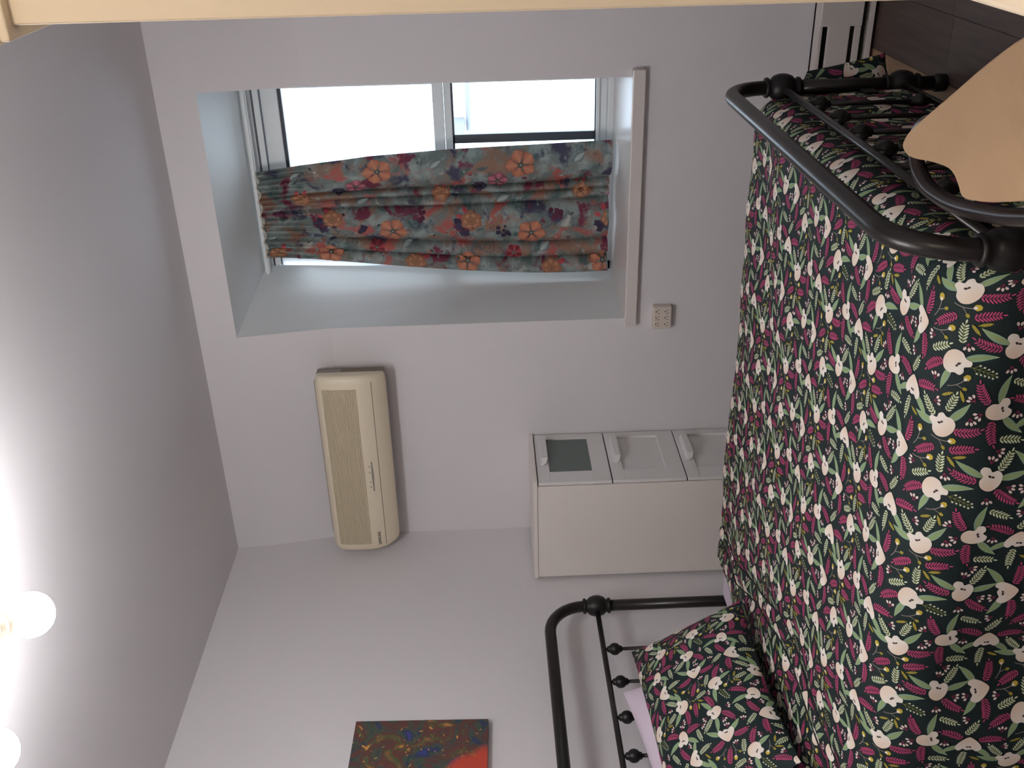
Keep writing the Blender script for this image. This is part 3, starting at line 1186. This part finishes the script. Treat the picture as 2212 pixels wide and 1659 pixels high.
S3, W3, H3 = pillow_fn((1.99, -0.600, 0.46), (2.085, -0.585, 0.40), (2.01, -0.625, 0.13), (2.135, -0.600, 0.175), 0.035)
n3 = np.cross(S3(np.array([W3 / 2 + 0.003]), np.array([H3 / 2])) - S3(np.array([W3 / 2 - 0.003]), np.array([H3 / 2])), S3(np.array([W3 / 2]), np.array([H3 / 2 + 0.003])) - S3(np.array([W3 / 2]), np.array([H3 / 2 - 0.003])))
sg = 1.0 if (S3(np.array([W3 / 2]), np.array([H3 / 2]))[0, 1] < -0.6025) else -1.0
f3 = 1 if n3[0, 1] < 0 else -1
fl_me = printed(lambda s, t: S3(s, t, sg), 0, W3, 0, H3, 24, 30, f3, shift=(0.03, 0.11), ang=0.9)
link('corner_flap', fl_me, M_PRINT, dv, smooth=True)

S1, W1, H1 = pillow_fn((0.200, -1.80, 0.905), (0.215, -1.045, 0.935), (0.575, -1.86, 0.615), (0.525, -1.155, 0.605), 0.085)
test = S1(np.array([W1 / 2]), np.array([H1 / 2])) - (np.array((0.2 + 0.215 + 0.575 + 0.525, -1.8 - 1.045 - 1.86 - 1.155, 0.905 + 0.935 + 0.615 + 0.605)) / 4)[None]
if test[0, 0] < 0:
    S1, W1, H1 = pillow_fn((0.200, -1.80, 0.905), (0.215, -1.045, 0.935), (0.575, -1.86, 0.615), (0.525, -1.155, 0.605), 0.085, flip=-1)
pm = printed(lambda s, t: S1(s, t, 1.0), 0, W1, 0, H1, 60, 48, 1, shift=(0.02, 0.07), ang=0.15)
# orient the printed side outward
cme = pm
e_ = 0.003
n_t = np.cross(S1(np.array([W1 / 2 + e_]), np.array([H1 / 2])) - S1(np.array([W1 / 2 - e_]), np.array([H1 / 2])),
               S1(np.array([W1 / 2]), np.array([H1 / 2 + e_])) - S1(np.array([W1 / 2]), np.array([H1 / 2 - e_])))
if n_t[0, 0] < 0:
    pm = printed(lambda s, t: S1(W1 - s, t, 1.0), 0, W1, 0, H1, 60, 48, 1, shift=(0.02, 0.07), ang=0.15)
pil = link('floral_pillow', pm, M_PRINT)
origin_to(pil, (0.45, -1.46, 0.60))
tag(pil, 'pillow in dark green floral case leaning on the headboard', 'pillow')
V_, Q_ = pillow_mesh_plain(S1, W1, H1, 36)
bk = npmesh(V_[36 * 36:], Q_[35 * 35:] - 36 * 36, np.zeros((0, 3), int), np.tile(C_BASE, (36 * 36, 1)))
link('case_back', bk, M_PRINT, pil, smooth=True)

S2, W2, H2 = pillow_fn((0.165, -1.92, 0.900), (0.175, -1.195, 0.982), (0.36, -1.95, 0.600), (0.36, -1.16, 0.600), 0.075)
V_, Q_ = pillow_mesh_plain(S2, W2, H2, 40)
p2 = link('lavender_pillow', npmesh(V_, Q_, np.zeros((0, 3), int)), M_LAV, smooth=True)
origin_to(p2, (0.30, -1.55, 0.60))
tag(p2, 'plain lavender pillow standing behind the floral pillow', 'pillow')

# ------------------------------------------------------------------ curtain
CZ1, CZ0 = 2.325, 0.866
YC = 0.405


def curt(u, v):
    """u: 0 left .. 1 right, v: 0 top .. 1 bottom"""
    u = np.asarray(u, float)
    v = np.asarray(v, float)
    xl = 1.176 + (1.068 - 1.176) * sstep(v, 0.0, 1.0) - 0.022 * np.sin(v * PI)
    xr = 1.548 + (1.646 - 1.548) * np.interp(v, [0, .05, .12, .19, .32, .54, .78, 1], [0, .10, .26, .40, .62, .80, .89, 1])
    x = xl + (xr - xl) * u
    # a few broad folds, drifting with height
    uu = u + 0.03 * np.sin(v * 3 + 1) * (1 - np.abs(2 * u - 1))
    vl = np.array([-0.02, 0.12, 0.245, 0.555, 0.635, 0.705, 1.03])
    am = np.array([0.045, 0.050, 0.066, 0.042, 0.044, 0.095])
    k_ = np.clip(np.searchsorted(vl, uu, side='right') - 1, 0, 5)
    q_ = np.clip((uu - vl[k_]) / (vl[k_ + 1] - vl[k_]), 0, 1)
    d = am[k_] * np.clip(1 - (2 * q_ - 1) ** 2, 0, 1) ** 0.52 - 0.026
    d = d * sstep(v, 0.02, 0.26) * (0.9 + 0.25 * v)
    # pencil pleats in the heading
    g = 1 - sstep(v, 0.06, 0.22)
    d = d + g * 0.010 * np.sin(u * 2 * PI * 17 + 0.6 * np.sin(u * 9))
    d = d + 0.004 * np.sin(u * 31 + v * 7) * sstep(v, 0.1, 0.4)
    y = YC - d
    z = CZ1 + (CZ0 - CZ1) * v + 0.006 * np.sin(u * 40) * g + 0.006 * np.sin(u * 3 + 0.5) * v
    return np.stack([x, y, z], 1)


C_OR, C_ORD, C_ORL = lin((168, 102, 82)), lin((132, 72, 56)), lin((198, 136, 108))
C_RO, C_ROD = lin((198, 150, 116)), lin((150, 100, 76))
C_PL, C_PLD, C_PKC = lin((92, 44, 66)), lin((58, 50, 74)), lin((196, 86, 96))
C_GR, C_GRD = lin((176, 190, 186)), lin((84, 96, 104))


def blob(el, c, r, col, layer, n=10, col_in=None, ph=0.0, lob=0, amp=0.0):
    v = [np.asarray(c)]
    cc = [col if col_in is None else col_in]
    for k in range(n):
        t = 2 * PI * k / n
        rr = r * (1 + amp * math.cos(lob * t + ph))
        v.append(np.asarray(c) + rr * np.array((math.cos(t), math.sin(t))))
        cc.append(col)
    el.add(v, cc, [(0, 1 + k, 1 + (k + 1) % n) for k in range(n)], layer)


def rose(el, c, r, a):
    blob(el, c, r, C_ROD, 1, 30, C_RO, a, 6, 0.10)
    for k in range(6):
        t = a + k * PI / 3
        p = np.asarray(c) + r * 0.48 * np.array((math.cos(t), math.sin(t)))
        blob(el, p, r * 0.40, C_ROD * 0.95, 2 + 0.2 * k, 14, C_RO * 1.05)
    blob(el, c, r * 0.50, C_ROD * 0.9, 4, 18, C_RO, 0, 5, 0.08)
    blob(el, c, r * 0.32, C_ROD * 0.7, 5, 14, C_RO * 1.05)
    blob(el, c, r * 0.14, lin((90, 64, 54)), 6, 10, lin((160, 130, 96)))
    for k in range(2):
        t = a - 0.9 - 0.7 * k
        e_lens(el, np.asarray(c) + r * 0.9 * np.array((math.cos(t), math.sin(t))), t, r * 0.7, r * 0.45, C_PKC, C_PKC * 0.7, 1)


def blossom(el, c, r, a, n=5, col=None, mid=None):
    col = C_OR if col is None else col
    for k in range(n):
        t = a + 2 * PI * k / n
        e_lens(el, np.asarray(c) + 0.1 * r * np.array((math.cos(t), math.sin(t))), t, r, r * 0.85, col, (C_ORL if mid is None else mid), 1 + 0.15 * k, blunt=0.35, pw=1.7)
    blob(el, c, r * 0.2, lin((40, 34, 40)), 4, 10, lin((150, 160, 150)))


def spray(el, c, r, rg_, cols):
    for k in range(9):
        t = rg_.uniform(0, 2 * PI)
        q = np.asarray(c) + r * rg_.uniform(0.1, 0.9) * np.array((math.cos(t), math.sin(t)))
        blob(el, q, r * rg_.uniform(0.18, 0.36), cols[k % len(cols)] * rg_.uniform(0.75, 1.1), 0 + 0.1 * k, 9, None, rg_.uniform(0, 6), 4, 0.25)


def swirl(el, c, r, col):
    P = []
    for k in range(22):
        t = k * 0.45
        rr = r * (1 - k / 26)
        P.append(np.asarray(c) + rr * np.array((math.cos(t), math.sin(t))))
    e_strip(el, P, r * 0.10, col, 2)


ce = El()
rg = random.Random(11)
CWd, CHt = 0.62, 1.46         # flat width of cloth in the print, drop
# (across from left, down from the heading), in metres
rep = 0.585
for k in range(-1, 4):
    oz = k * rep
    spray(ce, (0.24, 0.26 + oz), 0.050, rg, [C_PLD, C_PLD * 1.3])
    spray(ce, (0.22, 0.43 + oz), 0.035, rg, [C_PLD, C_PLD * 0.8])
    spray(ce, (0.30, 0.66 + oz), 0.040, rg, [C_PL, C_PL * 1.4])
    rose(ce, (0.270, 0.292 + oz), 0.044, 0.4)
    blossom(ce, (0.215, 0.545 + oz), 0.056, 0.5, 5)
    blossom(ce, (0.055, 0.268 + oz), 0.052, 0.1, 5)
    rose(ce, (0.035, 0.045 + oz), 0.042, 2.0)
    blossom(ce, (0.545, 0.500 + oz), 0.056, 0.9, 5)
    rose(ce, (0.400, 0.170 + oz), 0.040, 1.2)
    blossom(ce, (0.470, 0.405 + oz), 0.040, 0.2, 5, lin((150, 74, 96)), lin((196, 124, 136)))
    blossom(ce, (0.440, 0.330 + oz), 0.028, 0.7, 5, C_PLD, C_PLD * 1.5)
    blossom(ce, (0.110, 0.470 + oz), 0.032, 0.7, 5, lin((176, 70, 76)), lin((90, 34, 50)))
    swirl(ce, (0.13, 0.36 + oz), 0.030, C_GRD)
    swirl(ce, (0.33, 0.50 + oz), 0.026, C_GRD)
    e_lens(ce, (0.36, 0.40 + oz), 1.2, 0.06, 0.035, C_GRD, C_GR, 1)
    e_lens(ce, (0.12, 0.58 + oz), 0.9, 0.06, 0.038, C_GRD, C_GR, 1)
    e_lens(ce, (0.55, 0.13 + oz), 1.0, 0.055, 0.036, C_GRD, C_GR, 1)
Vp, Cp, Tp, Lp = ce.arr()
Uq = np.stack([Vp[:, 0] / CWd, Vp[:, 1] / CHt], 1)
okv = (Uq > 0.004).all(1) & (Uq < 0.996).all(1)
Tp = Tp[okv[Tp].all(1)]
us, inv = np.unique(Tp, return_inverse=True)
Uq, Cp, Lp, Tp = Uq[us], Cp[us], Lp[us], inv.reshape(-1, 3)
nu, nv = 260, 130
gs, gt = np.meshgrid(np.linspace(0, 1, nu), np.linspace(0, 1, nv), indexing='ij')
G = curt(gs.ravel(), gt.ravel())
ii, jj = np.meshgrid(np.arange(nu - 1), np.arange(nv - 1), indexing='ij')
a = (ii * nv + jj).ravel()
quads = np.stack([a, a + 1, a + nv + 1, a + nv], 1)
e = 0.002
Nn = np.cross(curt(Uq[:, 0], Uq[:, 1] + e) - curt(Uq[:, 0], Uq[:, 1] - e), curt(Uq[:, 0] + e, Uq[:, 1]) - curt(Uq[:, 0] - e, Uq[:, 1]))
Nn /= np.linalg.norm(Nn, axis=1, keepdims=True)
Nn[Nn[:, 1] > 0] *= -1
Pp = curt(Uq[:, 0], Uq[:, 1]) + Nn * (0.0026 + 0.0003 * Lp)[:, None]
puv = np.concatenate([np.stack([gs.ravel() * CWd, gt.ravel() * CHt], 1), Uq * np.array((CWd, CHt))])
cols = np.concatenate([np.tile(C_GRD, (len(G), 1)), Cp])
cme = npmesh(np.concatenate([G, Pp]), quads, Tp + len(G), cols, puv, np.concatenate([np.zeros(len(quads)), np.ones(len(Tp))]))


def painterly():
    m, nt, b = nmat('painterly_floral_cotton')
    at_ = nt.nodes.new('ShaderNodeAttribute')
    at_.attribute_name = 'cloth_uv'
    prev = None
    layers = [((126, 138, 136), None, 0, 0, 0), ((166, 180, 178), 10, 0.46, 0.60, 1.0), ((158, 124, 106), 7, 0.50, 0.60, 3.0), ((86, 112, 112), 10, 0.54, 0.64, 7.0),
              ((190, 104, 96), 8, 0.56, 0.64, 11.0), ((78, 78, 102), 9, 0.57, 0.64, 17.0), ((204, 204, 196), 13, 0.60, 0.70, 23.0), ((128, 58, 80), 8, 0.575, 0.63, 31.0),
              ((158, 176, 174), 24, 0.61, 0.68, 41.0), ((60, 60, 68), 22, 0.65, 0.70, 47.0)]
    for c, sc_, lo_, hi_, off in layers:
        cc = tuple(lin(c) * 0.80) + (1,)
        if prev is None:
            prev = cc
            continue
        mp = nt.nodes.new('ShaderNodeMapping')
        mp.inputs['Location'].default_value = (off, off * 0.7, off)
        nt.links.new(at_.outputs['Vector'], mp.inputs['Vector'])
        n = nt.nodes.new('ShaderNodeTexNoise')
        n.inputs['Scale'].default_value = sc_
        n.inputs['Detail'].default_value = 7
        n.inputs['Roughness'].default_value = 0.58
        n.inputs['Distortion'].default_value = 0.45
        nt.links.new(mp.outputs[0], n.inputs['Vector'])
        mr = nt.nodes.new('ShaderNodeMapRange')
        mr.inputs['From Min'].default_value = lo_
        mr.inputs['From Max'].default_value = hi_
        nt.links.new(n.outputs['Fac'], mr.inputs['Value'])
        mx = nt.nodes.new('ShaderNodeMix')
        mx.data_type = 'RGBA'
        nt.links.new(mr.outputs[0], mx.inputs[0])
        if isinstance(prev, tuple):
            mx.inputs[6].default_value = prev
        else:
            nt.links.new(prev, mx.inputs[6])
        mx.inputs[7].default_value = cc
        prev = mx.outputs[2]
    nt.links.new(prev, b.inputs['Base Color'])
    b.inputs['Roughness'].default_value = 0.7
    b.inputs['Specular IOR Level'].default_value = 0.3
    return m


M_CURT = painterly()
M_CURTP = attr_mat('curtain_bloom_print', 'print_colour', 0.7, 0.1)
cu = link('curtain', cme, [M_CURT, M_CURTP])
origin_to(cu, (1.36, YC, CZ0))
tag(cu, 'floral curtain in grey, coral and plum gathered at the window', 'curtain')
tape = []
link('heading_tape', tubeme([tuple(p) for p in (curt(np.linspace(0, 1, 120), np.zeros(120)) + np.array((0, -0.002, 0.004)))], 0.004, 6), mat('cream_tape', (214, 206, 190), 0.8), cu, smooth=True)
rail = link('curtain_rail', joinme(boxme((1.10, YC - 0.008, 2.333), (1.93, YC + 0.012, 2.345), 0.002), boxme((1.10, YC + 0.010, 2.330), (1.93, YC + 0.016, 2.352), 0.001)), M_WINFRAME)
tag(rail, 'slim white curtain rail under the top of the reveal', 'curtain rail')

# ------------------------------------------------------------------ ceiling light
LC = Vector((1.43, -2.27, H))
lt = thing('ceiling_light', LC, 'four bulb ceiling light glowing white near the picture edge', 'lamp')
link('canopy', latheme([(0.005, -0.055), (0.05, -0.05), (0.075, -0.02), (0.08, 0.0)], LC), M_NICKEL, lt, smooth=True)
link('stem', tubeme([LC + Vector((0, 0, -0.05)), LC + Vector((0, 0, -0.14))], 0.014), M_NICKEL, lt, smooth=True)
mb_, ntb, bb_ = nmat('lit_bulb')
ntb.nodes.remove(bb_)
em = ntb.nodes.new('ShaderNodeEmission')
em.inputs[0].default_value = (1.0, 0.98, 0.975, 1)
em.inputs[1].default_value = BULB_STRENGTH
ntb.links.new(em.outputs[0], ntb.nodes['Material Output'].inputs[0])
for k, a_ in enumerate((110, 202, 292, 20)):
    t = math.radians(a_)
    d = Vector((math.cos(t), math.sin(t), 0))
    B = LC + d * 0.19 + Vector((0, 0, -0.205))
    hub = LC + Vector((0, 0, -0.13))
    S_ = B + d * -0.066 + Vector((0, 0, 0.040))
    arm = link('arm', tubeme([hub, hub + d * 0.06 + Vector((0, 0, 0.015)), S_ + Vector((0, 0, 0.015)) - d * 0.01], 0.007), M_NICKEL, lt, smooth=True)
    ax = (B - S_).normalized()
    sk = link('socket', latheme([(0.012, -0.02), (0.024, -0.015), (0.024, -0.004), (0.021, 0.0), (0.024, 0.004), (0.024, 0.014), (0.021, 0.018), (0.024, 0.022), (0.023, 0.034)], S_, ax, 16), M_NICKEL, arm, smooth=True)
    bm = bmesh.new()
    bmesh.ops.create_icosphere(bm, subdivisions=3, radius=0.046)
    for v in bm.verts:
        v.co += B
    bme = bpy.data.meshes.new('bulb')
    bm.to_mesh(bme)
    bm.free()
    bl = link('bulb', bme, mb_, lt, smooth=True)
    bl['label'] = 'lit round white bulb'

# ------------------------------------------------------------------ stool in the foreground
SZ = 0.63
st = thing('stool', (2.34, -2.28, 0), 'tan padded stool on dark tubular frame at the foot of bed', 'stool')
seat_out = catmull([(2.212, -1.898), (2.237, -1.914), (2.271, -1.960), (2.340, -2.063), (2.400, -2.152), (2.454, -2.245), (2.492, -2.345), (2.500, -2.45), (2.470, -2.545), (2.405, -2.60), (2.325, -2.585), (2.280, -2.50), (2.262, -2.42), (2.245, -2.339), (2.215, -2.249), (2.199, -2.190), (2.194, -2.155), (2.206, -2.136), (2.218, -2.112), (2.221, -2.082), (2.214, -2.025), (2.200, -1.950), (2.200, -1.914)], 4, True)
link('seat', extrude_outline(seat_out, 0.034, lambda x, y, h: (x, y, SZ - 0.034 + h), 0.005, 3), M_TAN, st, smooth=False)
ring = catmull([(2.215, -1.845), (2.179, -1.856), (2.155, -1.878), (2.139, -1.925), (2.137, -1.975), (2.142, -2.042), (2.158, -2.126), (2.180, -2.216), (2.206, -2.300), (2.235, -2.40), (2.270, -2.50), (2.325, -2.57), (2.400, -2.575), (2.455, -2.52), (2.475, -2.43), (2.455, -2.32), (2.405, -2.20), (2.335, -2.08), (2.270, -1.97), (2.245, -1.88)], 5, True)
link('ring_frame', tubeme([(x, y, SZ - 0.049) for x, y in ring], 0.0145, 14, closed=True), M_STOOL, st, smooth=True)
for (x, y), (fx, fy) in (((2.175, -1.875), (2.150, -1.80)), ((2.285, -1.995), (2.36, -1.86)), ((2.275, -2.505), (2.21, -2.60)), ((2.455, -2.50), (2.51, -2.585))):
    lg = link('leg', tubeme([(x, y, SZ - 0.055), (fx, fy, 0.01)], 0.012, 12), M_STOOL, st, smooth=True)
    link('rubber_foot', latheme([(0.013, 0), (0.016, 0.002), (0.016, 0.02), (0.0125, 0.024)], (fx, fy, 0)), M_HOLE, lg, smooth=True)
fr_ = [(2.158, -1.825), (2.328, -1.915), (2.492, -2.555), (2.232, -2.568)]
link('foot_ring', tubeme([(x, y, 0.2) for x, y in fr_], 0.008, 10, closed=True), M_STOOL, st, smooth=True)

# ------------------------------------------------------------------ cream cupboard at the right edge
cp = thing('cream_cupboard', (2.85, -2.75, 0), 'cream painted dresser cupboard at the right foreground', 'cupboard')
UX, UY = 2.577, -2.776
link('base_cabinet', boxme((2.590, -2.96, 0.06), (RX - 0.01, -2.52, 0.945), 0.003), M_CREAM, cp)
link('plinth', boxme((2.605, -2.94, 0.0), (RX - 0.012, -2.53, 0.06)), M_CREAM, cp)
link('worktop', boxme((2.576, -2.985, 0.945), (RX - 0.008, -2.515, 0.970), 0.006, 3), M_CREAM, cp)
link('upper_cabinet', boxme((UX, UY, 0.970), (RX - 0.01, -2.52, 1.80), 0.002), M_CREAM, cp)
link('cornice', joinme(boxme((2.5655, UY - 0.012, 1.783), (RX - 0.008, -2.515, 1.792), 0.002),
                       boxme((2.562, UY - 0.016, 1.792), (RX - 0.008, -2.512, 1.802), 0.003),
                       boxme((2.5605, UY - 0.018, 1.802), (RX - 0.008, -2.510, 1.93), 0.003)), M_CREAM, cp)

# ------------------------------------------------------------------ assumed wall lamp beside the viewer (out of the picture), added to light the cupboard
sc = thing('assumed_lamp', (RX - 0.02, -3.62, 1.95), 'assumed unseen warm wall lamp on the right wall beside the viewer', 'lamp')
link('back_plate', latheme([(0.05, 0), (0.05, 0.012), (0.03, 0.02), (0.012, 0.022), (0.012, 0.07), (0.03, 0.075), (0.03, 0.085)], (RX, -3.62, 1.95), (-1, 0, 0), 20), M_NICKEL, sc, smooth=True)  # mount of the assumed lamp
mw_, ntw, bw_ = nmat('assumed_warm_globe')
ntw.nodes.remove(bw_)
emw = ntw.nodes.new('ShaderNodeEmission')
emw.inputs[0].default_value = (1.0, 0.87, 0.70, 1)
emw.inputs[1].default_value = ASSUMED_LAMP_STRENGTH
ntw.links.new(emw.outputs[0], ntw.nodes['Material Output'].inputs[0])
bm = bmesh.new()
bmesh.ops.create_icosphere(bm, subdivisions=3, radius=0.06)
for v in bm.verts:
    v.co += Vector((RX - 0.14, -3.62, 1.95))
bme = bpy.data.meshes.new('assumed_globe')
bm.to_mesh(bme)
bm.free()
link('assumed_globe', bme, mw_, sc, smooth=True)
